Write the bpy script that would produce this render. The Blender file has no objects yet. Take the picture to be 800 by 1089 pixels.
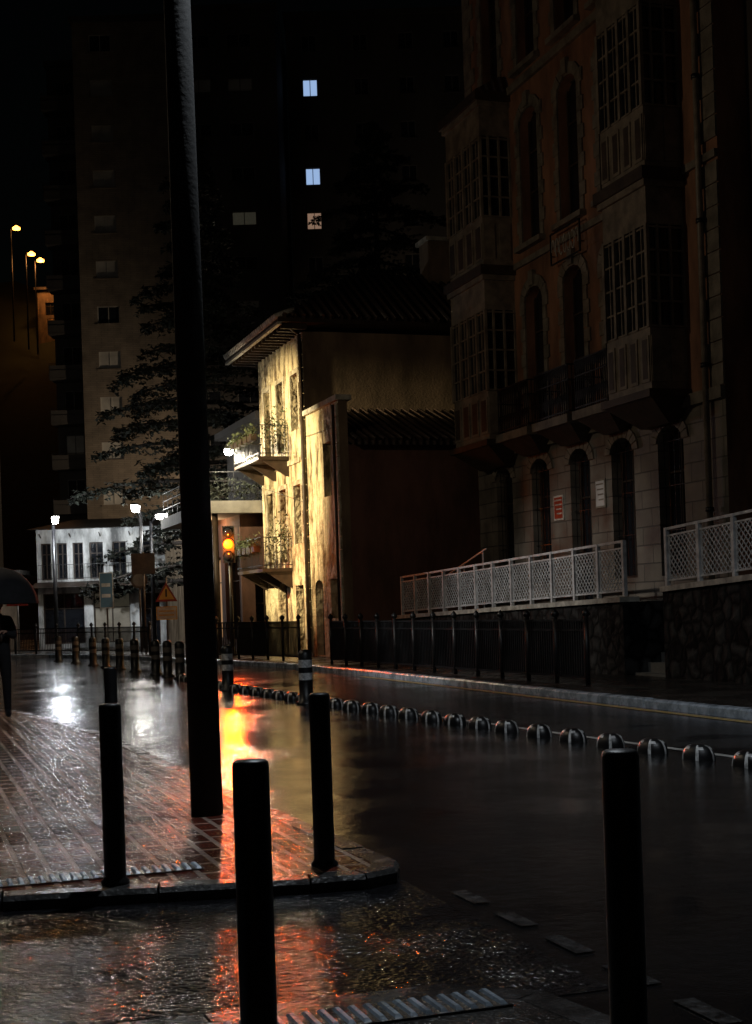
import bpy, math, random
from mathutils import Vector, Matrix
random.seed(7)
S = bpy.context.scene
S.view_settings.view_transform = 'Standard'
S.view_settings.look = 'None'
S.view_settings.exposure = 0

# ------------------------------------------------------------ materials
def nd(nt, t, **kw):
    n = nt.nodes.new(t)
    for k, v in kw.items():
        setattr(n, k, v)
    return n

def mat(name, col, rough=.6, metal=0., var=.25, vscale=2., bump=.0, bscale=40., col2=None, rvar=.0, emis=None, estr=0., dist=.01, streak=False, p0=.35, p1=.65):
    m = bpy.data.materials.new(name); m.use_nodes = True
    nt = m.node_tree; p = nt.nodes['Principled BSDF']
    L = nt.links.new
    geo = nd(nt, 'ShaderNodeNewGeometry')
    vec = geo.outputs['Position']
    if streak:
        mp = nd(nt, 'ShaderNodeMapping'); mp.inputs['Scale'].default_value = (1, 1, .35)
        L(vec, mp.inputs['Vector']); vec = mp.outputs[0]
    n1 = nd(nt, 'ShaderNodeTexNoise'); n1.inputs['Scale'].default_value = vscale; n1.inputs['Detail'].default_value = 6
    n1.inputs['Roughness'].default_value = .65
    L(vec, n1.inputs['Vector'])
    r = nd(nt, 'ShaderNodeValToRGB')
    c2 = col2 if col2 else tuple(c * (1 - var) for c in col)
    c1 = tuple(min(1, c * (1 + var * .5)) for c in col) if not col2 else col
    r.color_ramp.elements[0].position = p0; r.color_ramp.elements[0].color = (*c2, 1)
    r.color_ramp.elements[1].position = p1; r.color_ramp.elements[1].color = (*c1, 1)
    L(n1.outputs['Fac'], r.inputs[0]); L(r.outputs[0], p.inputs['Base Color'])
    p.inputs['Roughness'].default_value = rough
    p.inputs['Metallic'].default_value = metal
    if rvar:
        mr = nd(nt, 'ShaderNodeMapRange'); mr.inputs[1].default_value = .35; mr.inputs[2].default_value = .65
        mr.inputs[3].default_value = max(.03, rough - rvar); mr.inputs[4].default_value = rough + rvar
        L(n1.outputs['Fac'], mr.inputs[0]); L(mr.outputs[0], p.inputs['Roughness'])
    if bump:
        n2 = nd(nt, 'ShaderNodeTexNoise'); n2.inputs['Scale'].default_value = bscale; n2.inputs['Detail'].default_value = 4
        L(geo.outputs['Position'], n2.inputs['Vector'])
        b = nd(nt, 'ShaderNodeBump'); b.inputs['Strength'].default_value = bump; b.inputs['Distance'].default_value = dist
        L(n2.outputs['Fac'], b.inputs['Height']); L(b.outputs[0], p.inputs['Normal'])
    if emis:
        p.inputs['Emission Color'].default_value = (*emis, 1); p.inputs['Emission Strength'].default_value = estr
    return m

def brickmat(name, c1, c2, mortar, bw, bh, mw, rough, mode, bump=.6, dist=.01, fine=60., finea=.3, rvar=.1, stain=.5, offs=.5):
    """mode 'wall': (x+y, z); 'floor': (y, x)"""
    m = bpy.data.materials.new(name); m.use_nodes = True
    nt = m.node_tree; p = nt.nodes['Principled BSDF']; L = nt.links.new
    geo = nd(nt, 'ShaderNodeNewGeometry'); sp = nd(nt, 'ShaderNodeSeparateXYZ'); L(geo.outputs['Position'], sp.inputs[0])
    cb = nd(nt, 'ShaderNodeCombineXYZ')
    if mode == 'wall':
        ad = nd(nt, 'ShaderNodeMath', operation='ADD'); L(sp.outputs[0], ad.inputs[0]); L(sp.outputs[1], ad.inputs[1])
        L(ad.outputs[0], cb.inputs[0]); L(sp.outputs[2], cb.inputs[1])
    else:
        L(sp.outputs[1], cb.inputs[0]); L(sp.outputs[0], cb.inputs[1])
    br = nd(nt, 'ShaderNodeTexBrick'); br.offset = offs
    br.inputs['Scale'].default_value = 1; br.inputs['Brick Width'].default_value = bw; br.inputs['Row Height'].default_value = bh
    br.inputs['Mortar Size'].default_value = mw; br.inputs['Mortar Smooth'].default_value = .3
    br.inputs['Color1'].default_value = (*c1, 1); br.inputs['Color2'].default_value = (*c2, 1); br.inputs['Mortar'].default_value = (*mortar, 1)
    L(cb.outputs[0], br.inputs['Vector'])
    n1 = nd(nt, 'ShaderNodeTexNoise'); n1.inputs['Scale'].default_value = 1.3; n1.inputs['Detail'].default_value = 7; L(geo.outputs['Position'], n1.inputs['Vector'])
    mr = nd(nt, 'ShaderNodeMapRange'); mr.inputs[1].default_value = .3; mr.inputs[2].default_value = .7; mr.inputs[3].default_value = 1 - stain; mr.inputs[4].default_value = 1.15
    L(n1.outputs['Fac'], mr.inputs[0])
    mx = nd(nt, 'ShaderNodeMix', data_type='RGBA', blend_type='MULTIPLY'); mx.inputs[0].default_value = 1
    L(br.outputs['Color'], mx.inputs[6]); L(mr.outputs[0], mx.inputs[7]); L(mx.outputs[2], p.inputs['Base Color'])
    m2 = nd(nt, 'ShaderNodeMapRange'); m2.inputs[1].default_value = .35; m2.inputs[2].default_value = .65; m2.inputs[3].default_value = max(.04, rough - rvar); m2.inputs[4].default_value = rough + rvar
    L(n1.outputs['Fac'], m2.inputs[0]); L(m2.outputs[0], p.inputs['Roughness'])
    n2 = nd(nt, 'ShaderNodeTexNoise'); n2.inputs['Scale'].default_value = fine; n2.inputs['Detail'].default_value = 3; L(geo.outputs['Position'], n2.inputs['Vector'])
    ml = nd(nt, 'ShaderNodeMath', operation='MULTIPLY'); ml.inputs[1].default_value = finea; L(n2.outputs['Fac'], ml.inputs[0])
    sb = nd(nt, 'ShaderNodeMath', operation='SUBTRACT'); L(ml.outputs[0], sb.inputs[0]); L(br.outputs['Fac'], sb.inputs[1])
    b = nd(nt, 'ShaderNodeBump'); b.inputs['Strength'].default_value = bump; b.inputs['Distance'].default_value = dist
    L(sb.outputs[0], b.inputs['Height']); L(b.outputs[0], p.inputs['Normal'])
    return m

def wetmat(name, col, r0, r1, puddle, bstr, bscale, dist, low=1.2):
    m = bpy.data.materials.new(name); m.use_nodes = True
    nt = m.node_tree; p = nt.nodes['Principled BSDF']; L = nt.links.new
    geo = nd(nt, 'ShaderNodeNewGeometry')
    n1 = nd(nt, 'ShaderNodeTexNoise'); n1.inputs['Scale'].default_value = puddle; n1.inputs['Detail'].default_value = 6; L(geo.outputs['Position'], n1.inputs['Vector'])
    mr = nd(nt, 'ShaderNodeMapRange'); mr.inputs[1].default_value = .38; mr.inputs[2].default_value = .62; mr.inputs[3].default_value = r0; mr.inputs[4].default_value = r1
    L(n1.outputs['Fac'], mr.inputs[0]); L(mr.outputs[0], p.inputs['Roughness'])
    n2 = nd(nt, 'ShaderNodeTexNoise'); n2.inputs['Scale'].default_value = bscale; n2.inputs['Detail'].default_value = 3; L(geo.outputs['Position'], n2.inputs['Vector'])
    r = nd(nt, 'ShaderNodeValToRGB')
    r.color_ramp.elements[0].position = .3; r.color_ramp.elements[0].color = (*[c * .5 for c in col], 1)
    r.color_ramp.elements[1].position = .7; r.color_ramp.elements[1].color = (*[c * 1.5 for c in col], 1)
    L(n2.outputs['Fac'], r.inputs[0]); L(r.outputs[0], p.inputs['Base Color'])
    ms = nd(nt, 'ShaderNodeMapRange'); ms.inputs[1].default_value = .38; ms.inputs[2].default_value = .62; ms.inputs[3].default_value = bstr * .3; ms.inputs[4].default_value = bstr
    L(n1.outputs['Fac'], ms.inputs[0])
    n3 = nd(nt, 'ShaderNodeTexNoise'); n3.inputs['Scale'].default_value = bscale * .12; n3.inputs['Detail'].default_value = 2; L(geo.outputs['Position'], n3.inputs['Vector'])
    m3 = nd(nt, 'ShaderNodeMath', operation='MULTIPLY_ADD'); m3.inputs[1].default_value = low
    L(n3.outputs['Fac'], m3.inputs[0]); L(n2.outputs['Fac'], m3.inputs[2])
    b = nd(nt, 'ShaderNodeBump'); b.inputs['Distance'].default_value = dist
    L(ms.outputs[0], b.inputs['Strength']); L(m3.outputs[0], b.inputs['Height']); L(b.outputs[0], p.inputs['Normal'])
    return m

M = {}
M['road'] = wetmat('wet_asphalt', (.012, .012, .013), .09, .16, .9, .6, 70, .004, 2.2)
M['drive'] = wetmat('wet_driveway', (.011, .011, .013), .05, .13, 1.8, 1., 30, .024, 1.5)
M['ground'] = mat('dark_ground', (.04, .04, .035), .9, var=.4, vscale=.3)
M['paver'] = brickmat('red_pavers', (.20, .045, .028), (.09, .028, .02), (.46, .34, .28), .30, .15, .021, .12, 'floor', bump=.9, dist=.010, fine=34, finea=1.1, rvar=.06)  # pale joint colour stands in for light glinting off wet grooves
M['greypaver'] = brickmat('grey_pavers', (.045, .042, .038), (.033, .03, .028), (.03, .028, .025), .4, .4, .012, .24, 'floor', bump=.9, dist=.012, fine=40, finea=.8, rvar=.12)
M['kerb'] = mat('kerb_stone', (.38, .46, .54), .26, var=.5, vscale=4, bump=.5, bscale=40, rvar=.15)  # base colour carries the bluish light that falls on the kerb
M['kerb_dark'] = mat('granite_kerb', (.055, .055, .055), .24, var=.5, vscale=5, bump=.6, bscale=40, rvar=.12)
M['white_paint'] = mat('road_paint', (.55, .55, .52), .3, var=.6, vscale=9, bump=.3, bscale=60)
M['worn_paint'] = mat('worn_road_paint', (.055, .055, .055), .18, var=.9, vscale=14, bump=.6, bscale=60, rvar=.08)
M['yellow_paint'] = mat('yellow_paint', (.6, .42, .10), .3, var=.6, vscale=9)
M['black'] = mat('black_iron', (.006, .006, .007), .42, metal=.0, var=.3, bump=.15, bscale=90, rvar=.12)
M['pole'] = mat('pole_wood', (.008, .007, .006), .9, var=.5, vscale=6, bump=.6, bscale=26)
M['rail'] = mat('galvanised_rail', (.66, .67, .68), .4, metal=.15, var=.35, vscale=5, rvar=.1)
M['stone'] = brickmat('ashlar_stone', (.24, .21, .17), (.17, .15, .12), (.08, .075, .065), .75, .36, .014, .6, 'wall', bump=.7, dist=.02, fine=18, finea=.4, stain=.7)
M['plaster'] = mat('rust_plaster', (.25, .12, .068), .75, var=.6, vscale=1.2, bump=.3, bscale=25, streak=True)
M['trim'] = mat('stone_trim', (.18, .155, .12), .65, var=.55, vscale=2.5, bump=.4, bscale=20)
M['frame'] = mat('painted_wood', (.20, .165, .125), .5, var=.5, vscale=3)
M['darkwood'] = mat('dark_wood', (.045, .028, .018), .55, var=.5, vscale=4, bump=.3, bscale=30)
M['glass'] = mat('window_glass', (.012, .014, .018), .06, var=.2)
M['cream'] = mat('cream_plaster', (.68, .57, .36), .7, col2=(.13, .09, .045), vscale=2.6, bump=1., bscale=4.5, dist=.16, streak=True, p0=.40, p1=.56)
M['maroon'] = mat('maroon_wall', (.15, .075, .055), .8, var=.5, vscale=1.1, bump=.4, bscale=14, streak=True)
M['brownwall'] = mat('brown_wall', (.22, .155, .10), .8, var=.6, vscale=1., bump=.4, bscale=14, streak=True)
M['coping'] = mat('concrete_coping', (.48, .46, .40), .5, var=.5, vscale=4, bump=.3)
M['quoin'] = mat('quoin_stone', (.55, .50, .38), .7, col2=(.22, .17, .10), vscale=3.5, bump=.8, bscale=10, dist=.05)
M['whitewall'] = mat('white_render', (.62, .64, .64), .7, var=.8, vscale=1.6, bump=.3, streak=True)
M['tower'] = brickmat('tower_brick', (.21, .17, .125), (.18, .145, .105), (.13, .10, .08), .5, .12, .012, .8, 'wall', bump=.3, dist=.01, stain=.35)
M['tower_d'] = mat('tower_dark_render', (.055, .048, .042), .85, var=.3, vscale=.5, streak=True)
M['shutter'] = mat('roller_shutter', (.36, .34, .3), .6, var=.35, vscale=.6)
M['dimframe'] = mat('aluminium_frame', (.12, .11, .10), .5, var=.3)
M['concrete'] = mat('concrete', (.22, .21, .19), .75, var=.35, vscale=1.4, bump=.3)
M['bark'] = mat('cedar_bark', (.03, .024, .02), .95, var=.4, vscale=5, bump=.6, bscale=12)
M['leaf'] = mat('cedar_needles', (.014, .018, .012), 1., var=.6, vscale=1.1)
M['plant'] = mat('balcony_plants', (.07, .09, .04), .8, var=.6, vscale=5)
M['hill'] = mat('hillside', (.03, .035, .022), .95, var=.6, vscale=.08)
M['white_refl'] = mat('white_band', (.6, .6, .59), .28, var=.6, vscale=14)
M['sign_white'] = mat('sign_white', (.5, .5, .48), .45, var=.25)
M['sign_yellow'] = mat('sign_yellow', (.6, .36, .06), .45, var=.15)
M['sign_red'] = mat('sign_red', (.3, .03, .02), .45, var=.3)
M['sign_blue'] = mat('sign_blue', (.12, .25, .4), .45, var=.2)
M['cloth'] = mat('dark_cloth', (.010, .010, .012), .9, var=.4, vscale=8)
M['skin'] = mat('skin', (.42, .24, .17), .55, var=.1)
M['hair'] = mat('hair', (.02, .013, .009), .6)
M['lamp_white'] = mat('lamp_white', (.8, .8, .8), emis=(1, .96, .9), estr=60)
M['lamp_orange'] = mat('lamp_orange', (.8, .4, .1), emis=(1, .30, .04), estr=12)
M['amber'] = mat('signal_amber', (.8, .3, .02), emis=(1, .045, .002), estr=9)
M['lit_blue'] = mat('lit_window', (.5, .6, .8), emis=(.42, .62, 1.), estr=.7, vscale=.9)
M['lit_warm'] = mat('lit_window_warm', (.7, .6, .5), emis=(1., .62, .42), estr=.22)
M['lit_dim'] = mat('lit_window_dim', (.3, .27, .22), emis=(.9, .85, .6), estr=.02)
M['lit_shop'] = mat('lit_shop', (.4, .3, .2), emis=(1., .5, .2), estr=.3)

def rubble():
    m = bpy.data.materials.new('rubble_stone'); m.use_nodes = True
    nt = m.node_tree; p = nt.nodes['Principled BSDF']; L = nt.links.new
    geo = nd(nt, 'ShaderNodeNewGeometry')
    v = nd(nt, 'ShaderNodeTexVoronoi', feature='DISTANCE_TO_EDGE'); v.inputs['Scale'].default_value = 3.6
    v2 = nd(nt, 'ShaderNodeTexVoronoi'); v2.inputs['Scale'].default_value = 3.6
    nz = nd(nt, 'ShaderNodeTexNoise'); nz.inputs['Scale'].default_value = 5
    va = nd(nt, 'ShaderNodeVectorMath', operation='MULTIPLY_ADD'); va.inputs[1].default_value = (.16, .16, .16)
    L(geo.outputs['Position'], nz.inputs['Vector']); L(nz.outputs['Color'], va.inputs[0]); L(geo.outputs['Position'], va.inputs[2])
    L(va.outputs[0], v.inputs['Vector']); L(va.outputs[0], v2.inputs['Vector'])
    r = nd(nt, 'ShaderNodeValToRGB'); r.color_ramp.elements[0].color = (.006, .006, .006, 1); r.color_ramp.elements[0].position = .02
    r.color_ramp.elements[1].color = (.05, .05, .048, 1); r.color_ramp.elements[1].position = .25
    L(v.outputs['Distance'], r.inputs[0])
    hs = nd(nt, 'ShaderNodeMix', data_type='RGBA', blend_type='MULTIPLY'); hs.inputs[0].default_value = .9
    sp = nd(nt, 'ShaderNodeSeparateXYZ'); L(v2.outputs['Color'], sp.inputs[0])
    L(r.outputs[0], hs.inputs[6]); L(sp.outputs[0], hs.inputs[7]); L(hs.outputs[2], p.inputs['Base Color'])
    p.inputs['Roughness'].default_value = .8; p.inputs['Specular IOR Level'].default_value = .15
    b = nd(nt, 'ShaderNodeBump'); b.inputs['Strength'].default_value = .8; b.inputs['Distance'].default_value = .07
    L(v.outputs['Distance'], b.inputs['Height']); L(b.outputs[0], p.inputs['Normal'])
    return m
M['rubble'] = rubble()

def tiles():
    m = bpy.data.materials.new('roof_tiles'); m.use_nodes = True
    nt = m.node_tree; p = nt.nodes['Principled BSDF']; L = nt.links.new
    geo = nd(nt, 'ShaderNodeNewGeometry')
    w = nd(nt, 'ShaderNodeTexWave', bands_direction='X'); w.inputs['Scale'].default_value = 1.6; w.inputs['Distortion'].default_value = .4
    w2 = nd(nt, 'ShaderNodeTexWave', bands_direction='Z', wave_profile='SAW'); w2.inputs['Scale'].default_value = 2.2; w2.inputs['Distortion'].default_value = .5
    L(geo.outputs['Position'], w.inputs[0]); L(geo.outputs['Position'], w2.inputs[0])
    a = nd(nt, 'ShaderNodeMath', operation='ADD'); L(w.outputs['Fac'], a.inputs[0]); L(w2.outputs['Fac'], a.inputs[1])
    r = nd(nt, 'ShaderNodeValToRGB'); r.color_ramp.elements[0].color = (.02, .014, .012, 1); r.color_ramp.elements[1].color = (.085, .055, .042, 1)
    h = nd(nt, 'ShaderNodeMath', operation='MULTIPLY'); h.inputs[1].default_value = .5; L(a.outputs[0], h.inputs[0]); L(h.outputs[0], r.inputs[0])
    L(r.outputs[0], p.inputs['Base Color']); p.inputs['Roughness'].default_value = .45
    b = nd(nt, 'ShaderNodeBump'); b.inputs['Strength'].default_value = .8; b.inputs['Distance'].default_value = .05
    L(a.outputs[0], b.inputs['Height']); L(b.outputs[0], p.inputs['Normal'])
    return m
M['tiles'] = tiles()

# ------------------------------------------------------------ builder
ID = lambda u, w, z: Vector((u, w, z))
class B:
    def __init__(s, T=ID):
        s.v = []; s.f = []; s.m = []; s.s = []; s.mats = []; s.T = T
    def mi(s, k):
        if k not in s.mats: s.mats.append(k)
        return s.mats.index(k)
    def pts(s, ps):
        i = len(s.v); s.v += [s.T(*p) for p in ps]; return i
    def face(s, ps, k, sm=False):
        i = s.pts(ps); s.f.append(list(range(i, i + len(ps)))); s.m.append(s.mi(k)); s.s.append(sm)
    def idx(s, fs, base, k, sm=False):
        mi = s.mi(k)
        for f in fs:
            s.f.append([base + j for j in f]); s.m.append(mi); s.s.append(sm)
    def box(s, a, b, k):
        x0, y0, z0 = a; x1, y1, z1 = b
        i = s.pts([(x0, y0, z0), (x1, y0, z0), (x1, y1, z0), (x0, y1, z0), (x0, y0, z1), (x1, y0, z1), (x1, y1, z1), (x0, y1, z1)])
        s.idx([(0, 3, 2, 1), (4, 5, 6, 7), (0, 1, 5, 4), (1, 2, 6, 5), (2, 3, 7, 6), (3, 0, 4, 7)], i, k)
    def hexa(s, lo, hi, k):
        i = s.pts(list(lo) + list(hi))
        s.idx([(0, 3, 2, 1), (4, 5, 6, 7), (0, 1, 5, 4), (1, 2, 6, 5), (2, 3, 7, 6), (3, 0, 4, 7)], i, k)
    def cyl(s, p0, p1, r0, r1, k, n=10, sm=True):
        p0 = s.T(*p0); p1 = s.T(*p1); d = (p1 - p0)
        if d.length < 1e-6: return
        d.normalize(); a = d.orthogonal().normalized(); c = d.cross(a)
        i = len(s.v)
        for j in range(n):
            t = 2 * math.pi * j / n; o = a * math.cos(t) + c * math.sin(t)
            s.v.append(p0 + o * r0); s.v.append(p1 + o * r1)
        mi = s.mi(k)
        for j in range(n):
            q = (j + 1) % n
            s.f.append([i + 2 * j, i + 2 * q, i + 2 * q + 1, i + 2 * j + 1]); s.m.append(mi); s.s.append(sm)
        s.f.append([i + 2 * j for j in range(n)][::-1]); s.m.append(mi); s.s.append(False)
        s.f.append([i + 2 * j + 1 for j in range(n)]); s.m.append(mi); s.s.append(False)
    def lathe(s, c, prof, k, n=16, ks=None):
        i = len(s.v)
        for (r, z) in prof:
            for j in range(n):
                t = 2 * math.pi * j / n
                s.v.append(s.T(c[0] + r * math.cos(t), c[1] + r * math.sin(t), c[2] + z))
        for a in range(len(prof) - 1):
            mi = s.mi(ks[a] if ks else k)
            for j in range(n):
                q = (j + 1) % n
                s.f.append([i + a * n + j, i + a * n + q, i + (a + 1) * n + q, i + (a + 1) * n + j]); s.m.append(mi); s.s.append(True)
    def bar(s, p0, p1, w, k):
        s.cyl(p0, p1, w * .7, w * .7, k, n=4, sm=False)
    def obj(s, name, parent=None):
        me = bpy.data.meshes.new(name); me.from_pydata([tuple(v) for v in s.v], [], s.f)
        for k in s.mats: me.materials.append(M[k])
        me.polygons.foreach_set('material_index', s.m); me.polygons.foreach_set('use_smooth', s.s)
        me.update()
        o = bpy.data.objects.new(name, me); S.collection.objects.link(o)
        if parent:
            o.parent = parent; o.matrix_parent_inverse = parent.matrix_world.inverted()
        return o

def empty(name, loc):
    e = bpy.data.objects.new(name, None); e.location = loc; S.collection.objects.link(e)
    e.matrix_world = Matrix.Translation(loc)
    return e

def light(kind, name, loc, energy, color, parent=None, radius=.08, target=None, cone=90, blend=.5):
    l = bpy.data.lights.new(name, kind); l.energy = energy; l.color = color
    l.shadow_soft_size = radius
    o = bpy.data.objects.new(name, l); S.collection.objects.link(o)
    mw = Matrix.Translation(loc)
    if kind == 'SPOT':
        l.spot_size = math.radians(cone); l.spot_blend = blend
        d = Vector(target) - Vector(loc); mw = mw @ d.to_track_quat('-Z', 'Y').to_matrix().to_4x4()
    o.matrix_world = mw
    if parent:
        o.parent = parent; o.matrix_parent_inverse = parent.matrix_world.inverted()
    return o

# wall with openings in frame T (u along, w outwards, z up)
def facade(W, G, u0, u1, z0, z1, ops, kw, glass='glass', frame='frame', depth=.18, mull=1, trans=1):
    us = {u0, u1}; zs = {z0, z1}
    for o in ops:
        us |= {o[0] - o[1] / 2, o[0] + o[1] / 2}; zs |= {o[2], o[3]}
    us = sorted(us); zs = sorted(zs)
    for a, b in zip(us, us[1:]):
        for c, d in zip(zs, zs[1:]):
            um = (a + b) / 2; zm = (c + d) / 2
            if any(abs(um - o[0]) < o[1] / 2 and o[2] < zm < o[3] for o in ops): continue
            if um < u0 or um > u1: continue
            W.face([(a, 0, c), (b, 0, c), (b, 0, d), (a, 0, d)], kw)
    for o in ops:
        uc, wd, za, zb = o[:4]; rise = o[4] if len(o) > 4 else 0; gk = o[5] if len(o) > 5 and o[5] else glass
        a = uc - wd / 2; b = uc + wd / 2
        W.face([(a, 0, za), (a, -depth, za), (a, -depth, zb), (a, 0, zb)], kw)
        W.face([(b, 0, za), (b, -depth, za), (b, -depth, zb), (b, 0, zb)], kw)
        W.face([(a, 0, za), (b, 0, za), (b, -depth, za), (a, -depth, za)], kw)
        W.face([(a, 0, zb), (b, 0, zb), (b, -depth, zb), (a, -depth, zb)], kw)
        G.face([(a, -depth + .001, za), (b, -depth + .001, za), (b, -depth + .001, zb), (a, -depth + .001, zb)], gk)
        if rise:
            N = 8
            for sgn in (-1, 1):
                cx = uc + sgn * wd / 2
                ar = [(uc + sgn * wd / 2 * math.sin(t * math.pi / 2 / N), zb - rise + rise * math.cos(t * math.pi / 2 / N)) for t in range(N + 1)]
                for p, q in zip(ar, ar[1:]):
                    W.face([(cx, 0.0, zb), (p[0], 0.0, p[1]), (q[0], 0.0, q[1])], kw)
                    W.face([(p[0], 0, p[1]), (q[0], 0, q[1]), (q[0], -depth, q[1]), (p[0], -depth, p[1])], kw)
        if frame:
            t = .05; f0 = -depth + .003; f1 = -depth + .05
            G.box((a, f0, za), (a + t, f1, zb), frame); G.box((b - t, f0, za), (b, f1, zb), frame)
            G.box((a + t, f0, za), (b - t, f1, za + t), frame); G.box((a + t, f0, zb - t), (b - t, f1, zb), frame)
            for j in range(mull):
                c = a + (b - a) * (j + 1) / (mull + 1)
                G.box((c - .025, f0, za + t), (c + .025, f1 - .005, zb - t), frame)
            for j in range(trans):
                c = zb - (zb - za) * .3 * (j + 1)
                G.box((a + t, f0, c - .02), (b - t, f1 - .01, c + .02), frame)

# ------------------------------------------------------------ ground, road, pavements
b = B(); b.face([(-500, -300, -.05), (500, -300, -.05), (500, 700, -.05), (-500, 700, -.05)], 'ground'); b.obj('ground')
b = B()
b.face([(-30, -20, 0), (10.2, -20, 0), (10.2, 72, 0), (-30, 72, 0)], 'road'); b.obj('road')
b = B(); b.face([(-12, 4.9, .004), (2.55, 4.9, .004), (2.55, 7.9, .004), (-12, 7.9, .004)], 'drive'); b.obj('driveway')

def offset(pl, d):
    out = []
    for i, p in enumerate(pl):
        a = Vector(pl[max(0, i - 1)]); c = Vector(pl[min(len(pl) - 1, i + 1)])
        t = (c - a).normalized(); n = Vector((-t.y, t.x))
        out.append((p[0] + n.x * d, p[1] + n.y * d))
    return out
def resample(pl, step):
    out = [Vector(pl[0])]
    for a, c in zip(pl, pl[1:]):
        a = Vector(a); c = Vector(c); L = (c - a).length; n = max(1, int(round(L / step)))
        for i in range(1, n + 1): out.append(a + (c - a) * i / n)
    return [tuple(p) for p in out]
def kerb(name, pl, side, z, w=.16, k='kerb'):
    pl = resample(pl, .9); of = offset(pl, side * w); b = B()
    for i in range(len(pl) - 1):
        a = Vector(pl[i]); c = Vector(pl[i + 1]); d = (c - a).normalized() * .006
        oa = Vector(of[i]); oc = Vector(of[i + 1]); dz = random.uniform(-.004, .004)
        bl = Vector(a + d), Vector(c - d), Vector(oc - d), Vector(oa + d)
        mid_in = [(p.x, p.y) for p in bl]
        ch = (bl[3] - bl[0]).normalized() * .025
        lo = [(x, y, -.04) for x, y in mid_in]; m1 = [(x, y, z - .025 + dz) for x, y in mid_in]
        b.hexa(lo, m1, k)
        top = [(bl[0] + ch), (bl[1] + ch), bl[2], bl[3]]
        b.hexa([(x, y, z - .025 + dz) for x, y in mid_in], [(p.x, p.y, z + dz) for p in top], k)
    b.obj(name); return of
def slab(name, poly, z, k):
    b = B(); b.face([(x, y, z) for x, y in poly], k)
    n = len(poly)
    for i in range(n):
        p, q = poly[i], poly[(i + 1) % n]
        b.face([(p[0], p[1], -.04), (q[0], q[1], -.04), (q[0], q[1], z), (p[0], p[1], z)], k)
    b.obj(name)
PZ = .08
left = [(-12, 7.72), (.45, 7.52), (2.0, 7.2), (2.3, 7.17), (2.5, 7.26), (2.6, 7.5), (2.58, 8.0), (2.45, 12), (2.35, 17), (1.8, 22), (.3, 27), (-1, 32), (-2.2, 38), (-4, 46), (-10, 58)]
o = kerb('kerb', left, 1, PZ, k='kerb_dark')
slab('pavement', o + [(-30, 58), (-30, 7.9)], PZ - .002, 'paver')
near = [(2.3, -10), (2.3, 4.2), (2.2, 4.75), (1.9, 5.0), (-12, 5.0)]
o = kerb('kerb', near, 1, PZ, k='kerb_dark')
slab('pavement', o + [(-12, -10)], PZ - .002, 'greypaver')
right = [(9.55, -20), (9.55, 29), (9.4, 34), (8.95, 38), (8.3, 42), (7.2, 48), (5.2, 54), (0, 60), (-14, 68)]
o = kerb('kerb', right, -1, .12)
slab('pavement', o + [(-14, 90), (40, 90), (40, -20)], .118, 'greypaver')

def tactile(x0, x1, y0, y1):
    b = B(); b.box((x0, y0, PZ - .03), (x1, y1, PZ + .006), 'kerb_dark')
    x = x0 + .03
    while x < x1 - .03:
        b.hexa([(x, y0 + .015, PZ + .006), (x + .028, y0 + .015, PZ + .006), (x + .028, y1 - .015, PZ + .006), (x, y1 - .015, PZ + .006)],
               [(x + .006, y0 + .03, PZ + .016), (x + .022, y0 + .03, PZ + .016), (x + .022, y1 - .03, PZ + .016), (x + .006, y1 - .03, PZ + .016)], 'kerb')
        x += .056
    b.obj('tactile_paving')
tactile(-3, 1.55, 7.76, 7.97); tactile(-3, 2.0, 4.6, 4.83)

# road markings
b = B(); y = 3.2
while y < 7.0:
    b.box((2.66, y, .004), (2.75, y + .33, .0075), 'worn_paint'); y += .56
b.obj('edge_line_marking')
sep = [(7.35, 6), (6.97, 10.7), (6.6, 15.1), (6.34, 18.5), (6.1, 22), (5.9, 26), (5.95, 31.5)]
off = resample(offset(sep, -.28), 1.); of2 = offset(off, -.1); b = B()
for i in range(len(off) - 1):
    b.face([(*off[i], .005), (*off[i + 1], .005), (*of2[i + 1], .005), (*of2[i], .005)], 'white_paint')
b.obj('lane_line_marking')
b = B(); b.face([(9.27, -5, .005), (9.42, -5, .005), (9.42, 29, .005), (9.27, 29, .005)], 'yellow_paint'); b.obj('kerb_line_marking')

# lane separators: low striped rubber domes
b = B(); pl = resample(sep, .7)
for (x, y) in pl:
    x += random.uniform(-.02, .02); N = 32; K = 6; rx, ry, rz = .13, .2, .14; tw = random.uniform(-.25, .25)
    i0 = len(b.v)
    for a in range(K):
        ph = math.pi / 2 * a / K
        for j in range(N):
            t = 2 * math.pi * j / N + tw
            cx = math.cos(ph) ** .6
            b.v.append(Vector((x + rx * cx * math.cos(t), y + ry * cx * math.sin(t), rz * math.sin(ph))))
    b.v.append(Vector((x, y, rz)))
    for a in range(K - 1):
        for j in range(N):
            q = (j + 1) % N
            k = 'white_refl' if (j % 6 == 1 and a < 5) or (a == 3 and j % 6 in (2, 3)) else 'black'
            b.f.append([i0 + a * N + j, i0 + a * N + q, i0 + (a + 1) * N + q, i0 + (a + 1) * N + j]); b.m.append(b.mi(k)); b.s.append(True)
    for j in range(N):
        b.f.append([i0 + (K - 1) * N + j, i0 + (K - 1) * N + (j + 1) % N, len(b.v) - 1]); b.m.append(b.mi('black')); b.s.append(True)
b.obj('lane_separators')

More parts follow.
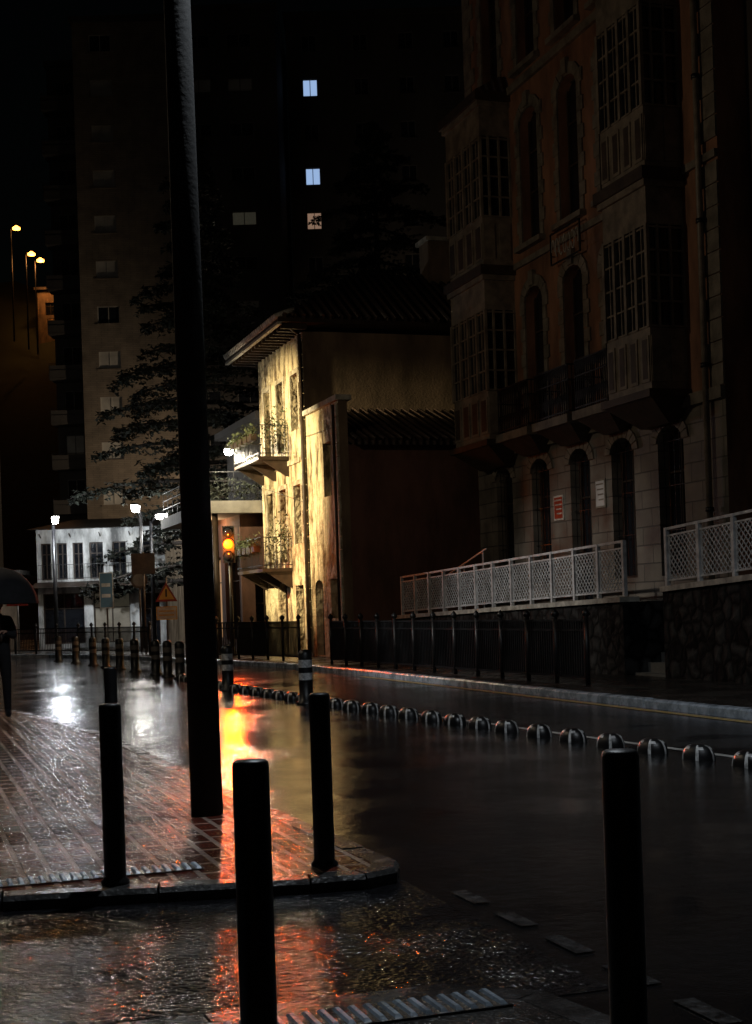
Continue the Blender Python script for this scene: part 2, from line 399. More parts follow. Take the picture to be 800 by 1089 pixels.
# bollards
def bollard(x, y, h=.95, r=.058, z=PZ):
    b = B(); b.lathe((x, y, z), [(r * 1.3, 0), (r * 1.3, .012), (r * 1.02, .03), (r, .04), (r, h - .02), (r * .95, h - .006), (r * .8, h), (0, h + .004)], 'black', 28)
    b.obj('bollard')
for p in [(1.04, 7.6), (2.18, 7.55)]: bollard(*p)
for p in [(1.03, 4.37), (2.1, 3.94)]: bollard(*p)
bollard(1.78, 12.9)
def striped(x, y, h=.85, r=.11, dim=False):
    wk = 'dimframe' if dim else 'white_refl'
    b = B(); b.lathe((x, y, 0), [(r * 1.5, 0), (r * 1.5, .03), (r, .06), (r, h * .45), (r, h * .58), (r, h * .68), (r, h * .82), (r, h * .93), (r * .7, h), (0, h + .01)], 'black', 16,
                     ks=['black', 'black', 'black', wk, 'black', wk, 'black', 'black', 'black']); b.obj('striped_bollard')
for p in [(6.0, 21.5), (5.82, 26.3)]: striped(*p)
for p in [(5.95, 31.8), (5.92, 33.2), (5.88, 34.6), (5.75, 37), (5.65, 39), (5.55, 41), (5.44, 43), (5.27, 46), (5.0, 48.5)]: striped(*p, dim=True)

# ------------------------------------------------------------ lamps
def street_lamp(x, y, h, arm, energy, col, key='lamp_white', target=None, cone=150, z0=PZ, base_r=None, spot=True, headlen=.6, lightsize=.1, tk='black', lean=0, extra=None, drop=.1):
    e = empty('street_lamp', (x, y, z0)); b = B()
    br = base_r or .09
    b.cyl((x, y, z0), (x - lean * h, y, h + z0), br, br * .74, tk, 20)
    x = x - lean * h
    ax, ay = arm; hx, hy = x + ax, y + ay
    b.cyl((x, y, h + z0 - .1), (hx, hy, h + .25 + z0), .035, .03, tk)
    b.obj('pole', e)
    d = Vector((ax, ay, 0)).normalized() if abs(ax) + abs(ay) > 0 else Vector((1, 0, 0)); n = Vector((-d.y, d.x, 0))
    H = Vector((hx, hy, h + .25 + z0)); b = B()
    def P(u, v, w): return tuple(H + d * u + n * v + Vector((0, 0, w)))
    b.hexa([P(-.1, -.12, -.03), P(headlen, -.14, -.03), P(headlen, .14, -.03), P(-.1, .12, -.03)], [P(0, -.06, .08), P(headlen - .1, -.08, .06), P(headlen - .1, .08, .06), P(0, .06, .08)], tk)
    b.obj('head', e); b = B()
    b.hexa([P(.05, -.08, -drop), P(headlen - .08, -.08, -drop), P(headlen - .08, .08, -drop), P(.05, .08, -drop)], [P(0, -.11, -.034), P(headlen - .04, -.11, -.034), P(headlen - .04, .11, -.034), P(0, .11, -.034)], key)
    b.obj('lens', e)
    L = H + d * headlen * .5 + Vector((0, 0, -drop - .12))
    if spot:
        t = target or (L.x, L.y, 0)
        light('SPOT', 'bulb', L, energy, col, e, lightsize, t, cone, .6)
    else:
        light('POINT', 'bulb', L, energy, col, e, lightsize)
    if extra: light('SPOT', 'railing_fill', L, extra[0], extra[1], e, .1, extra[2], extra[3], .8)  # added fill spot, not a real fitting, brightens the terrace railing
    return e
COOL = (.86, .93, 1.)
street_lamp(2.0, 9.85, 9.0, (1.4, 0), 900, (.82, .91, 1.), base_r=.112, cone=150, tk='pole', lean=.004)
street_lamp(-1.9, 25., 8.5, (1.2, 0), 400, (1, .78, .52), spot=False, extra=(2000, (.98, .96, .93), (12.2, 27.4, .9), 36))  # lamp out of view; its extra spot is an added railing fill
street_lamp(-3., 39., 8.5, (1.2, 0), 23000, (1, .80, .44), target=(11.4, 42.3, 5.0), cone=40)
street_lamp(6.1, 59.6, 5.2, (0, -.5), 480, COOL, spot=False, z0=.12, drop=.28, headlen=.7)
street_lamp(9.4, 57.8, 5.5, (-.2, -.5), 160, (1, .95, .85), spot=False, z0=.12, drop=.28, headlen=.7)
street_lamp(9.95, 58.6, 5.2, (.2, -.5), 80, COOL, spot=False, z0=.12, drop=.22)
street_lamp(22, 79, 8, (0, 1), 3600, (1, .78, .55), spot=False, z0=.1, key='lamp_orange')  # unseen lamp added behind the trees to brighten the tower faces

# ------------------------------------------------------------ right building (grand house with miradors)
FX = 14.0
T = lambda u, w, z: Vector((FX - w, u, z))
e = empty('town_house', (FX, 27, 1.2))
W = B(T); G = B(T)
bays = [31.7, 29.65, 27.65, 25.75, 23.85]
ground_ops = [(u, .95, 1.9 if i != 2 else 1.3, 4.75, .3) for i, u in enumerate(bays)]
facade(W, G, 21.9, 33.3, 1.0, 5.1, ground_ops, 'stone', depth=.28, frame='darkwood')
up = []
for zf in (5.4, 9.5, 13.6):
    for u in bays[1:4]: up.append((u, .95, zf + .05 if zf < 6 else zf + .25, zf + 3.3, .3))
    if zf > 13:
        for u in (bays[0], bays[4]): up.append((u, .95, zf + .25, zf + 3.3, .3))
facade(W, G, 21.9, 33.3, 5.1, 18.2, up, 'plaster', depth=.25, frame='darkwood', trans=2)
W.T = ID
W.face([(14, 33.3, 1), (26, 33.3, 1), (26, 33.3, 18.2), (14, 33.3, 18.2)], 'plaster')
W.face([(14, 21.9, 1), (26, 21.9, 1), (26, 21.9, 18.2), (14, 21.9, 18.2)], 'plaster')
W.face([(26, 21.9, 1), (26, 33.3, 1), (26, 33.3, 18.2), (26, 21.9, 18.2)], 'plaster')
W.obj('walls', e); G.obj('windows', e)
R = B(); R.hexa([(13.4, 21.9, 18.2), (26.4, 21.9, 18.2), (26.4, 33.8, 18.2), (13.4, 33.8, 18.2)], [(17, 24, 21), (23, 24, 21), (23, 31, 21), (17, 31, 21)], 'tiles'); R.obj('roof', e)
t = B(T)
t.box((21.9, 0, 5.0), (33.3, .10, 5.22), 'trim'); t.box((21.9, 0, 9.28), (33.3, .07, 9.42), 'trim'); t.box((21.9, 0, 13.4), (33.3, .09, 13.58), 'trim')
t.box((21.9, 0, 17.8), (33.3, .5, 18.18), 'trim')
z = 5.24; i = 0
while z < 17.6:
    wd = .62 if i % 2 else .42
    for (a, c) in ((33.3 - wd, 33.302), (21.898, 21.9 + wd)):
        if not any(abs(z + .2 - q) < .3 for q in (9.35, 13.5)): t.box((a, 0, z), (c, .035, z + .38), 'trim')
    z += .4; i += 1
for (uc, wd, za, zb, r) in up:
    zz = za; j = 0
    while zz < zb - .32:
        ww = .26 if j % 2 else .17
        for sg in (-1, 1):
            a = uc + sg * wd / 2; c = a + sg * ww
            t.box((min(a, c), 0, zz), (max(a, c), .04, zz + .29), 'trim')
        zz += .3; j += 1
    N = 7
    for q in range(N):
        t0 = math.pi * q / N + .02; t1 = math.pi * (q + 1) / N - .02
        f = lambda tt, rr, rz: (uc + rr * math.cos(tt), 0, zb - r + rz * math.sin(tt))
        lo = [f(t0, wd / 2, r), f(t1, wd / 2, r), f(t1, wd / 2 + .24, r + .26), f(t0, wd / 2 + .24, r + .26)]
        t.hexa(lo, [(p[0], .05, p[2]) for p in lo], 'trim')
    t.box((uc - .11, 0, zb + .02), (uc + .11, .1, zb + .36), 'trim')
    if za > 9: t.box((uc - .7, 0, za - .14), (uc + .7, .16, za - .02), 'trim')
for (uc, wd, za, zb, r) in ground_ops:
    N = 9
    for q in range(N):
        t0 = math.pi * q / N + .02; t1 = math.pi * (q + 1) / N - .02
        f = lambda tt, rr, rz: (uc + rr * math.cos(tt), 0, zb - r + rz * math.sin(tt))
        lo = [f(t0, wd / 2, r), f(t1, wd / 2, r), f(t1, wd / 2 + .22, r + .22), f(t0, wd / 2 + .22, r + .22)]
        t.hexa(lo, [(p[0], .04, p[2]) for p in lo], 'trim')
t.obj('stone_trim', e)
g = B(T)
for (uc, wd, za, zb, r) in ground_ops:
    for k in range(5):
        u = uc - wd / 2 + wd * (k + .5) / 5; g.bar((u, -.08, za), (u, -.08, zb - .12), .012, 'black')
    for k in range(4):
        zz = za + (zb - .3 - za) * k / 3 + .02; g.bar((uc - wd / 2, -.08, zz), (uc + wd / 2, -.08, zz), .014, 'black')
g.obj('window_grilles', e)
g = B(T); g.cyl((22.35, .12, 1.6), (22.35, .12, 17.8), .06, .06, 'frame', 12)
for z in (3, 5.6, 8.2, 10.8, 13.4, 16): g.cyl((22.35, .12, z), (22.35, .12, z + .08), .08, .08, 'black', 12)
g.obj('drainpipe', e)
def mirador(u0, u1, name, nf):
    m = B(T); w = .8
    m.hexa([(u0 + .35, 0, 4.75), (u1 - .35, 0, 4.75), (u1 - .35, .25, 4.75), (u0 + .35, .25, 4.75)], [(u0 - .02, 0, 5.18), (u1 + .02, 0, 5.18), (u1 + .02, w + .02, 5.18), (u0 - .02, w + .02, 5.18)], 'darkwood')
    m.box((u0 - .08, .0, 5.18), (u1 + .08, w + .08, 5.32), 'darkwood')
    for fl, zf in enumerate((5.32, 9.4)):
        zt = zf + 4.08 - .14
        zp = zf + 1.15; zg = zf + 3.05
        m.box((u0 + .04, 0, zf), (u1 - .04, w - .04, zp), 'frame')
        m.box((u0 + .06, 0, zp), (u1 - .06, w - .06, zg), 'glass')
        m.box((u0 + .03, 0, zg), (u1 - .03, w - .03, zt - .2), 'frame')
        m.box((u0 - .04, 0, zt - .2), (u1 + .04, w + .04, zt - .08), 'frame')
        m.box((u0 - .1, 0, zt - .08), (u1 + .1, w + .1, zt + .14), 'darkwood')
        for k in range(nf):
            a = u0 + (u1 - u0) * k / nf + .07; c = u0 + (u1 - u0) * (k + 1) / nf - .07
            m.box((a, w - .04, zf + .15), (c, w - .015, zp - .15), 'frame')
            m.box((a + .06, w - .015, zf + .21), (c - .06, w - .01, zp - .21), 'darkwood')
        for k in range(2):
            a = w * k / 2 + .06; c = w * (k + 1) / 2 - .06
            m.box((u0 + .02, a, zf + .15), (u0 + .04, c, zp - .15), 'frame')
        for k in range(nf + 1):
            u = u0 + .045 + (u1 - u0 - .09) * k / nf
            m.box((u - .045, w - .065, zp), (u + .045, w, zg), 'frame')
        for k in range(2 * nf):
            if k % 2:
                u = u0 + .045 + (u1 - u0 - .09) * k / (2 * nf); m.box((u - .015, w - .06, zp), (u + .015, w - .03, zg), 'frame')
        for z in (zp + .02, zp + .48, zp + .96, zp + 1.42, zg - .05):
            m.box((u0 + .09, w - .06, z - .018), (u1 - .09, w - .025, z + .018), 'frame')
        for (s0, s1) in ((u0, u0 + .06), (u1 - .06, u1)):
            for a in (0.0, .27, .54):
                m.box((s0, a, zp), (s1, a + .045, zg), 'frame')
            for z in (zp + .02, zp + .48, zp + .96, zp + 1.42, zg - .05):
                m.box((s0 + .01, .045, z - .018), (s1 - .01, w - .065, z + .018), 'frame')
    m.hexa([(u0 - .1, 0, 13.48), (u1 + .1, 0, 13.48), (u1 + .1, w + .1, 13.48), (u0 - .1, w + .1, 13.48)], [(u0 + .1, 0, 13.9), (u1 - .1, 0, 13.9), (u1 - .1, .2, 13.9), (u0 + .1, .2, 13.9)], 'tiles')
    m.obj(name, e)
mirador(30.7, 32.9, 'mirador_far', 4); mirador(23.1, 24.85, 'mirador_near', 4)
for u in (29.65, 27.65, 25.8):
    m = B(T); hw = .82 if u != 25.8 else .7
    m.hexa([(u - hw + .35, 0, 4.85), (u + hw - .35, 0, 4.85), (u + hw - .35, .2, 4.85), (u - hw + .35, .2, 4.85)], [(u - hw, 0, 5.2), (u + hw, 0, 5.2), (u + hw, .62, 5.2), (u - hw, .62, 5.2)], 'darkwood')
    m.box((u - hw - .05, .0, 5.2), (u + hw + .05, .7, 5.38), 'trim')
    for z in (5.45, 6.1, 6.42):
        m.bar((u - hw, .63, z), (u + hw, .63, z), .03, 'black'); m.bar((u - hw, .0, z), (u - hw, .63, z), .03, 'black'); m.bar((u + hw, 0, z), (u + hw, .63, z), .03, 'black')
    n = 16
    for k in range(n + 1):
        uu = u - hw + 2 * hw * k / n; m.bar((uu, .63, 5.38), (uu, .63, 6.42), .017, 'black')
        if k < n:
            c = uu + hw / n; m.bar((uu, .63, 6.1), (c, .63, 6.42), .012, 'black'); m.bar((c, .63, 6.42), (uu + 2 * hw / n, .63, 6.1), .012, 'black')
            m.bar((uu, .63, 5.5), (c, .63, 5.8), .012, 'black'); m.bar((c, .63, 5.8), (uu + 2 * hw / n, .63, 5.5), .012, 'black')
    for k in range(1, 7):
        for s in (-hw, hw): m.bar((u + s, .63 * k / 7, 5.38), (u + s, .63 * k / 7, 6.42), .017, 'black')
    m.obj('balcony', e)
# neighbour building
e = empty('apartment_building', (14.6, 14, 1.2))
W = B(lambda u, w, z: Vector((14.6 - w, u, z))); G = B(W.T)
ops = [(u, 1.1, z, z + 1.9, 0) for u in (8, 11, 14, 17, 19.8) for z in (3, 6.3, 9.6, 12.9)]
facade(W, G, 6, 21.85, 1., 17, ops, 'tower_d', frame='darkwood')
W.T = ID; W.face([(14.6, 6, 1), (26, 6, 1), (26, 6, 17), (14.6, 6, 17)], 'tower_d'); W.box((14.1, 5.8, 17), (26, 21.85, 17.5), 'concrete')
W.obj('walls', e); G.obj('windows', e)

def plaque(y, z, w, h, k, k2):
    b = B(T); b.box((y - w / 2, .0, z - h / 2), (y + w / 2, .03, z + h / 2), k)
    b.box((y - w / 2 + .04, .03, z - h / 2 + .04), (y + w / 2 - .04, .036, z + h / 2 - .04), k2)
    for i in range(4): b.box((y - w / 2 + .07, .036, z + h / 2 - .12 - i * h * .18), (y + w / 2 - .07 - .03 * i, .04, z + h / 2 - .09 - i * h * .18), k)
    b.obj('wall_plaque')
plaque(28.7, 3.55, .48, .55, 'coping', 'sign_red'); plaque(26.7, 3.7, .45, .6, 'trim', 'sign_white')
b = B(T)
y0, y1, z0, z1 = 26.95, 28.35, 8.85, 9.27
for z in (z0, z1 + .25): b.bar((y0, .18, z), (y1, .18, z), .03, 'black')
for y in (y0, y1): b.bar((y, .18, z0), (y, .18, z1 + .25), .03, 'black'); b.bar((y, 0.08, z0 + .2), (y, .18, z0 + .2), .02, 'black')
for i in range(7):
    c = y0 + .14 + i * .19; pts = [(c + .07 * math.cos(a * math.pi / 5 + i), .18, z0 + .33 + .2 * math.sin(a * math.pi / 5 + i)) for a in range(9 if i % 2 else 7)]
    for p, q in zip(pts, pts[1:]): b.bar(p, q, .018, 'coping')
b.obj('wrought_iron_sign')

# ------------------------------------------------------------ terrace walls + railings
def terrace(name, X, ya, za, yb, zb, k):
    b = B()
    b.hexa([(X, ya, -.02), (14.6, ya, -.02), (14.6, yb, -.02), (X, yb, -.02)], [(X, ya, za), (14.6, ya, za), (14.6, yb, zb), (X, yb, zb)], k)
    b.hexa([(X - .06, ya, za), (X + .34, ya, za), (X + .34, yb, zb), (X - .06, yb, zb)], [(X - .06, ya, za + .09), (X + .34, ya, za + .09), (X + .34, yb, zb + .09), (X - .06, yb, zb + .09)], 'coping')
    b.obj(name)
terrace('retaining_wall', 12.2, 22.6, 1.43, 34.8, 1.15, 'rubble')
terrace('retaining_wall', 12.35, 4., 2.4, 21.45, 1.58, 'rubble')
b = B()
for i in range(8): b.box((12.4 + i * .27, 21.45, 0), (14.6, 22.6, .16 + i * .17), 'concrete')
b.obj('steps')
def railing(X, ya, za, yb, zb, step):
    n = max(1, round((yb - ya) / step)); b = B()
    zz = lambda y: za + (zb - za) * (y - ya) / (yb - ya)
    for i in range(n + 1):
        y = ya + (yb - ya) * i / n; b.box((X - .035, y - .035, zz(y)), (X + .035, y + .035, zz(y) + 1.0), 'rail')
    for h in (.1, .86, .98):
        b.bar((X, ya, za + h), (X, yb, zb + h), .045 if h > .9 else .03, 'rail')
    for i in range(n):
        y0 = ya + (yb - ya) * i / n + .03; y1 = ya + (yb - ya) * (i + 1) / n - .03
        a0 = y0 + .05; a1 = y1 - .05
        for y in (a0, a1): b.bar((X, y, zz(y) + .1), (X, y, zz(y) + .86), .018, 'rail')
        hgt = .76; st = .125; L = a1 - a0; k = -hgt
        while k < L:
            s = max(0, k); q = min(L, k + hgt)
            if q - s > .02:
                b.bar((X - .006, a0 + s, zz(a0 + s) + .1 + (s - k)), (X - .006, a0 + q, zz(a0 + q) + .1 + (q - k)), .014, 'rail')
                b.bar((X + .006, a0 + s, zz(a0 + s) + .86 - (s - k)), (X + .006, a0 + q, zz(a0 + q) + .86 - (q - k)), .014, 'rail')
            k += st
    b.obj('metal_railing')
railing(12.28, 22.65, 1.53, 34.5, 1.24, 1.03)
railing(12.43, 8., 2.3, 21.4, 1.67, 1.03)
b = B(); b.bar((13., 34.6, 1.9), (13., 30.6, 2.75), .03, 'rail')
for i in range(4): b.bar((13., 34.4 - i * 1.2, 1.3), (13., 34.4 - i * 1.2, 1.95 + i * .25), .022, 'rail')
b.obj('handrail')

def ped_fence(pl, h=1.1, z=.12, step=1.15):
    pl = resample(pl, step); b = B()
    for i, p in enumerate(pl):
        b.cyl((*p, z), (*p, z + h), .04, .04, 'black', 8); b.lathe((*p, z + h), [(.04, 0), (.07, .03), (.06, .08), (0, .14)], 'black', 8)
    for p, q in zip(pl, pl[1:]):
        for hh in (.12, h - .22, h - .06): b.bar((*p, z + hh), (*q, z + hh), .035, 'black')
        for k in range(1, 13):
            x = p[0] + (q[0] - p[0]) * k / 13; y = p[1] + (q[1] - p[1]) * k / 13
            b.bar((x, y, z + .12), (x, y, z + h - .06), .026, 'black')
    b.obj('pedestrian_fence')
ped_fence([(10.45, 20.6), (10.25, 27), (10.0, 33.4)])
ped_fence([(9.9, 36), (9.2, 40), (8.9, 41.5)])
ped_fence([(7.9, 47.5), (6.2, 53), (3.5, 57), (0, 60.6)], 1.0)

# ------------------------------------------------------------ centre house
e = empty('old_house', (11.4, 42, .1))
HX = 11.4; T = lambda u, w, z: Vector((HX - w, u, z))
W = B(T); G = B(T)
ops = []
for z0_, z1_ in ((6.35, 8.5), (2.95, 5.2)):
    for u in (41.0, 42.7, 44.3): ops.append((u, .8, z0_ if u > 42 else z0_ + .5, z1_, 0))
ops += [(41.2, .9, .14, 2.2, 0), (43.2, 1.1, .14, 2.3, 0)]
facade(W, G, 40., 45.4, .1, 9.6, ops, 'cream', frame='darkwood', depth=.28)
ops = [(37.9, .75, 4.6, 6.1, 0), (37.6, .7, 1.2, 2.3, 0), (39.1, .8, .14, 2.3, .2)]
facade(W, G, 36.7, 39.98, .1, 7.1, ops, 'cream', frame='darkwood', depth=.25)
W.T = ID
W.face([(11.4, 40., .1), (20, 40., .1), (20, 40., 9.6), (11.4, 40., 9.6)], 'brownwall')
W.face([(20, 40., .1), (20, 45.4, .1), (20, 45.4, 9.6), (20, 40, 9.6)], 'brownwall')
W.face([(11.4, 45.4, .1), (20, 45.4, .1), (20, 45.4, 9.6), (11.4, 45.4, 9.6)], 'brownwall')
W.face([(11.65, 36.7, .1), (19, 36.7, .1), (19, 36.7, 5.9), (11.65, 36.7, 5.9)], 'maroon')
W.face([(19, 36.7, .1), (19, 40, .1), (19, 40, 7.0), (19, 36.7, 5.9)], 'maroon')
W.face([(11.4, 36.695, .1), (11.65, 36.695, .1), (11.65, 36.695, 7.1), (11.4, 36.695, 7.1)], 'brownwall')
W.face([(11.65, 36.695, 5.8), (11.65, 39.98, 5.8), (11.65, 39.98, 7.1), (11.65, 36.695, 7.1)], 'brownwall')
W.obj('walls', e); G.obj('windows', e)
R = B()
R.hexa([(11.66, 36.3, 5.85), (19.2, 36.3, 5.85), (19.2, 39.98, 7.15), (11.66, 39.98, 7.15)], [(11.66, 36.3, 5.97), (19.2, 36.3, 5.97), (19.2, 39.98, 7.3), (11.66, 39.98, 7.3)], 'tiles')
x = 11.8
while x < 19.1:
    R.cyl((x, 36.27, 5.99), (x, 39.9, 7.31), .07, .07, 'tiles', 6); x += .26
R.box((11.3, 36.6, 7.1), (11.75, 39.97, 7.24), 'coping')
a, c, d_, f_ = 10.5, 39.3, 20.8, 46.2
R.hexa([(a, c, 9.72), (d_, c, 9.72), (d_, f_, 9.72), (a, f_, 9.72)], [(a, c, 9.84), (d_, c, 9.84), (d_, f_, 9.84), (a, f_, 9.84)], 'darkwood')
R.hexa([(a, c, 9.845), (d_, c, 9.845), (d_, f_, 9.845), (a, f_, 9.845)], [(14., 42.6, 12.0), (17.5, 42.6, 12.0), (17.5, 42.9, 12.0), (14., 42.9, 12.0)], 'tiles')
y = c + .1
while y < f_:
    R.cyl((a - .08, y, 9.86), (a + .5, y, 10.1), .085, .085, 'coping', 8); y += .22
y = c + .2
while y < f_:
    R.box((a + .14, y, 9.56), (HX, y + .09, 9.715), 'darkwood'); y += .45
R.box((a - .02, c, 9.64), (a + .1, f_, 9.715), 'coping')
x = a + .2
while x < d_:   # cover tiles following the near hip slope, cut by the hips
    tt = min(1, max(0, (x - a) / 3.5), max(0, (d_ - x) / 3.3))
    R.cyl((x, c - .05, 9.88), (x, c + 3.3 * tt, 9.88 + 2.16 * tt), .075, .075, 'tiles', 6); x += .28
R.box((16.2, 42, 11.2), (17.0, 42.8, 13.0), 'brownwall'); R.box((16.1, 41.9, 13.0), (17.1, 42.9, 13.12), 'coping')
R.obj('roof', e)
t = B(T)
for (u, wd, za, zb) in [(x_, .8, zz, zt) for zz, zt in ((6.35, 8.5), (2.95, 5.2)) for x_ in (41., 42.7, 44.3)]:
    za2 = za if u > 42 else za + .5
    t.box((u - wd / 2 - .12, 0, zb), (u + wd / 2 + .12, .04, zb + .14), 'quoin')
    for s in (-1, 1): t.box((min(u + s * wd / 2, u + s * (wd / 2 + .12)), 0, za2), (max(u + s * wd / 2, u + s * (wd / 2 + .12)), .04, zb), 'quoin')
z = .2; i = 0
while z < 9.3:
    wd = .5 if i % 2 else .32; t.box((40.002, 0, z), (40 + wd, .04, z + .35), 'quoin'); z += .38; i += 1
z = .2
while z < 6.9:
    wd = .4 if i % 2 else .26; t.box((36.69, 0, z), (36.7 + wd, .03, z + .33), 'quoin'); z += .36; i += 1
t.box((40.6, 0, 5.85), (45.4, .05, 6.0), 'quoin')
t.obj('stone_trim', e)
g = B(T); g.cyl((39.98, .1, .1), (39.98, .1, 9.5), .055, .055, 'darkwood', 10); g.cyl((39.98, .1, 9.5), (39.6, .7, 9.75), .05, .05, 'darkwood', 10)
g.cyl((36.9, .09, .1), (36.9, .09, 7.), .04, .04, 'darkwood', 10)
g.bar((40.1, .05, 4.6), (45.3, .06, 5.5), .012, 'black'); g.bar((36.9, .05, 6.4), (39.9, .05, 6.5), .012, 'black')
g.obj('drainpipe', e)
for z in (6.15, 2.75):
    m = B(T); u0, u1, w = 41.9, 45.2, .95
    m.box((u0, 0, z - .1), (u1, w, z), 'darkwood')
    for u in (u0 + .1, (u0 + u1) / 2, u1 - .1):
        m.hexa([(u - .05, 0, z - .6), (u + .05, 0, z - .6), (u + .05, .08, z - .6), (u - .05, .08, z - .6)], [(u - .05, 0, z - .1), (u + .05, 0, z - .1), (u + .05, w - .1, z - .1), (u - .05, w - .1, z - .1)], 'darkwood')
    for h in (.1, .95):
        m.bar((u0, w, z + h), (u1, w, z + h), .025, 'black')
        for u in (u0, u1): m.bar((u, 0, z + h), (u, w, z + h), .025, 'black')
    for k in range(27): m.bar((u0 + (u1 - u0) * k / 26, w, z), (u0 + (u1 - u0) * k / 26, w, z + .95), .013, 'black')
    for k in range(8):
        for u in (u0, u1): m.bar((u, w * k / 8, z), (u, w * k / 8, z + .95), .013, 'black')
    for k in range(5):
        u = u0 + .35 + k * .62; m.box((u - .22, w + .02, z + .5), (u + .22, w + .2, z + .7), 'darkwood')
        for q in range(110):
            p = Vector((u + random.gauss(0, .16), w + .1 + random.gauss(0, .08), z + .72 + random.gauss(0, .14)))
            r1 = Vector([random.uniform(-.08, .08) for _ in range(3)]); r2 = Vector([random.uniform(-.08, .08) for _ in range(3)])
            m.face([tuple(p), tuple(p + r1), tuple(p + r2)], 'plant')
    for q in range(260):
        p = Vector((u0 + random.uniform(0, .6), random.uniform(.03, .7), z + .9 + random.gauss(0, .3)))
        r1 = Vector([random.uniform(-.08, .08) for _ in range(3)]); r2 = Vector([random.uniform(-.08, .08) for _ in range(3)])
        m.face([tuple(p), tuple(p + r1), tuple(p + r2)], 'plant')
    m.obj('balcony', e)
e = empty('wall_lamp', (11.2, 45.2, 6.8)); b = B()
b.cyl((11.4, 45.3, 6.9), (10.3, 45.3, 7.0), .03, .03, 'black', 8); b.lathe((10.3, 45.3, 6.75), [(.16, 0), (.13, .12), (.04, .25), (0, .3)], 'black', 12); b.obj('bracket', e)
b = B(); b.lathe((10.3, 45.3, 6.55), [(0, 0), (.1, .03), (.15, .1), (.13, .2)], 'lamp_white', 12); b.obj('globe', e)
light('POINT', 'bulb', (10.3, 45.2, 6.45), 420, (1, .86, .6), e, .1)

# ------------------------------------------------------------ low modern block
e = empty('commercial_building', (10.8, 50, .1))
T = lambda u, w, z: Vector((10.8 - w, u, z)); W = B(T); G = B(T)
facade(W, G, 46.2, 54, .1, 4.7, [(47.6, 2.2, .5, 3.4, 0), (50.4, 2.2, .5, 3.4, 0, 'lit_shop'), (52.8, 1., .14, 2.6, 0)], 'maroon', frame='darkwood', depth=.3)
W.T = lambda u, w, z: Vector((u, 46.2 - w, z)); G.T = W.T
facade(W, G, 10.8, 22, .1, 4.7, [(11.6, .7, .14, 2.4, 0)], 'maroon', frame='darkwood')
W.T = ID
W.box((9.6, 45.5, 4.7), (22, 54.3, 5.1), 'concrete')
W.face([(12.2, 48, 5.1), (22, 48, 5.1), (22, 48, 8.1), (12.2, 48, 8.1)], 'tower_d'); W.face([(12.2, 48, 5.1), (12.2, 54, 5.1), (12.2, 54, 8.1), (12.2, 48, 8.1)], 'tower_d'); W.box((11.8, 47.6, 8.1), (22, 54.3, 8.35), 'tower_d')
for h in (5.45, 5.75, 6.05):
    W.bar((9.7, 45.6, h), (12.2, 45.6, h), .02, 'black'); W.bar((9.7, 45.6, h), (9.7, 54.2, h), .02, 'black')
for k in range(10): W.bar((9.7, 45.6 + k * .95, 5.1), (9.7, 45.6 + k * .95, 6.05), .02, 'black')
for k in range(3): W.bar((9.7 + k * .8, 45.6, 5.1), (9.7 + k * .8, 45.6, 6.05), .02, 'black')
for k in range(900):
    p = Vector((random.uniform(9.7, 12.2), 45.9 + random.gauss(0, .12), 5.45 + random.gauss(0, .22))) if k < 450 else Vector((9.9 + random.gauss(0, .1), random.uniform(45.6, 54), 5.4 + random.gauss(0, .18)))
    r1 = Vector([random.uniform(-.12, .12) for _ in range(3)]); r2 = Vector([random.uniform(-.12, .12) for _ in range(3)])
    W.face([tuple(p), tuple(p + r1), tuple(p + r2)], 'leaf')
W.cyl((9.9, 45.9, .1), (9.9, 45.9, 4.7), .1, .1, 'darkwood', 12); W.cyl((9.9, 50, .1), (9.9, 50, 4.7), .12, .12, 'darkwood', 12)
W.obj('walls', e); G.obj('windows', e)
light('POINT', 'canopy_light', (10.2, 48.5, 4.4), 70, (1, .6, .3), e, .15)

# ------------------------------------------------------------ white building
def frameT(ox, oy, dx, dy):
    l = math.hypot(dx, dy); dx /= l; dy /= l; nx, ny = dy, -dx
    return lambda u, w, z: Vector((ox + dx * u + nx * w, oy + dy * u + ny * w, z))
e = empty('white_house', (8.4, 62.6, .1)); T = frameT(5.75, 63.5, 5.25, -1.8); W = B(T); G = B(T)
facade(W, G, 0, 5.6, .1, 5.3, [(.4, .45, 3.1, 4.7, 0), (1.1, .45, 3.1, 4.7, 0), (1.8, .45, 3.1, 4.7, 0), (2.6, .6, 3.1, 4.7, 0), (3.6, .6, 3.1, 4.7, 0), (4.6, .7, 3.1, 4.7, 0), (1.1, 1.8, .3, 2.5, 0), (3.2, 1.6, .3, 2.5, 0, 'lit_dim'), (4.9, .8, .14, 2.4, 0)], 'whitewall', frame='darkwood')
for a, c in (((0, 0), (0, -7)), ((5.6, 0), (5.6, -7)), ((0, -7), (5.6, -7))):
    W.face([(*a, .1), (*c, .1), (*c, 5.3), (*a, 5.3)], 'whitewall')
W.hexa([(-.3, .45, 5.3), (5.9, .45, 5.3), (5.9, -7.3, 5.3), (-.3, -7.3, 5.3)], [(1, -3, 5.9), (4.6, -3, 5.9), (4.6, -4, 5.9), (1, -4, 5.9)], 'darkwood')
W.hexa([(-.1, 0, 2.95), (5.7, 0, 2.95), (5.7, .01, 2.95), (-.1, .01, 2.95)], [(-.1, 0, 3.0), (5.7, 0, 3.0), (5.7, 1.1, 2.75), (-.1, 1.1, 2.75)], 'darkwood')
for k in range(5): W.bar((.2 + k * 1.3, 0, 4.95), (.2 + k * 1.3, .3, 5.1), .04, 'darkwood')
for h in (3.15, 3.75): W.bar((.1, .3, h), (5.4, .3, h), .02, 'black')
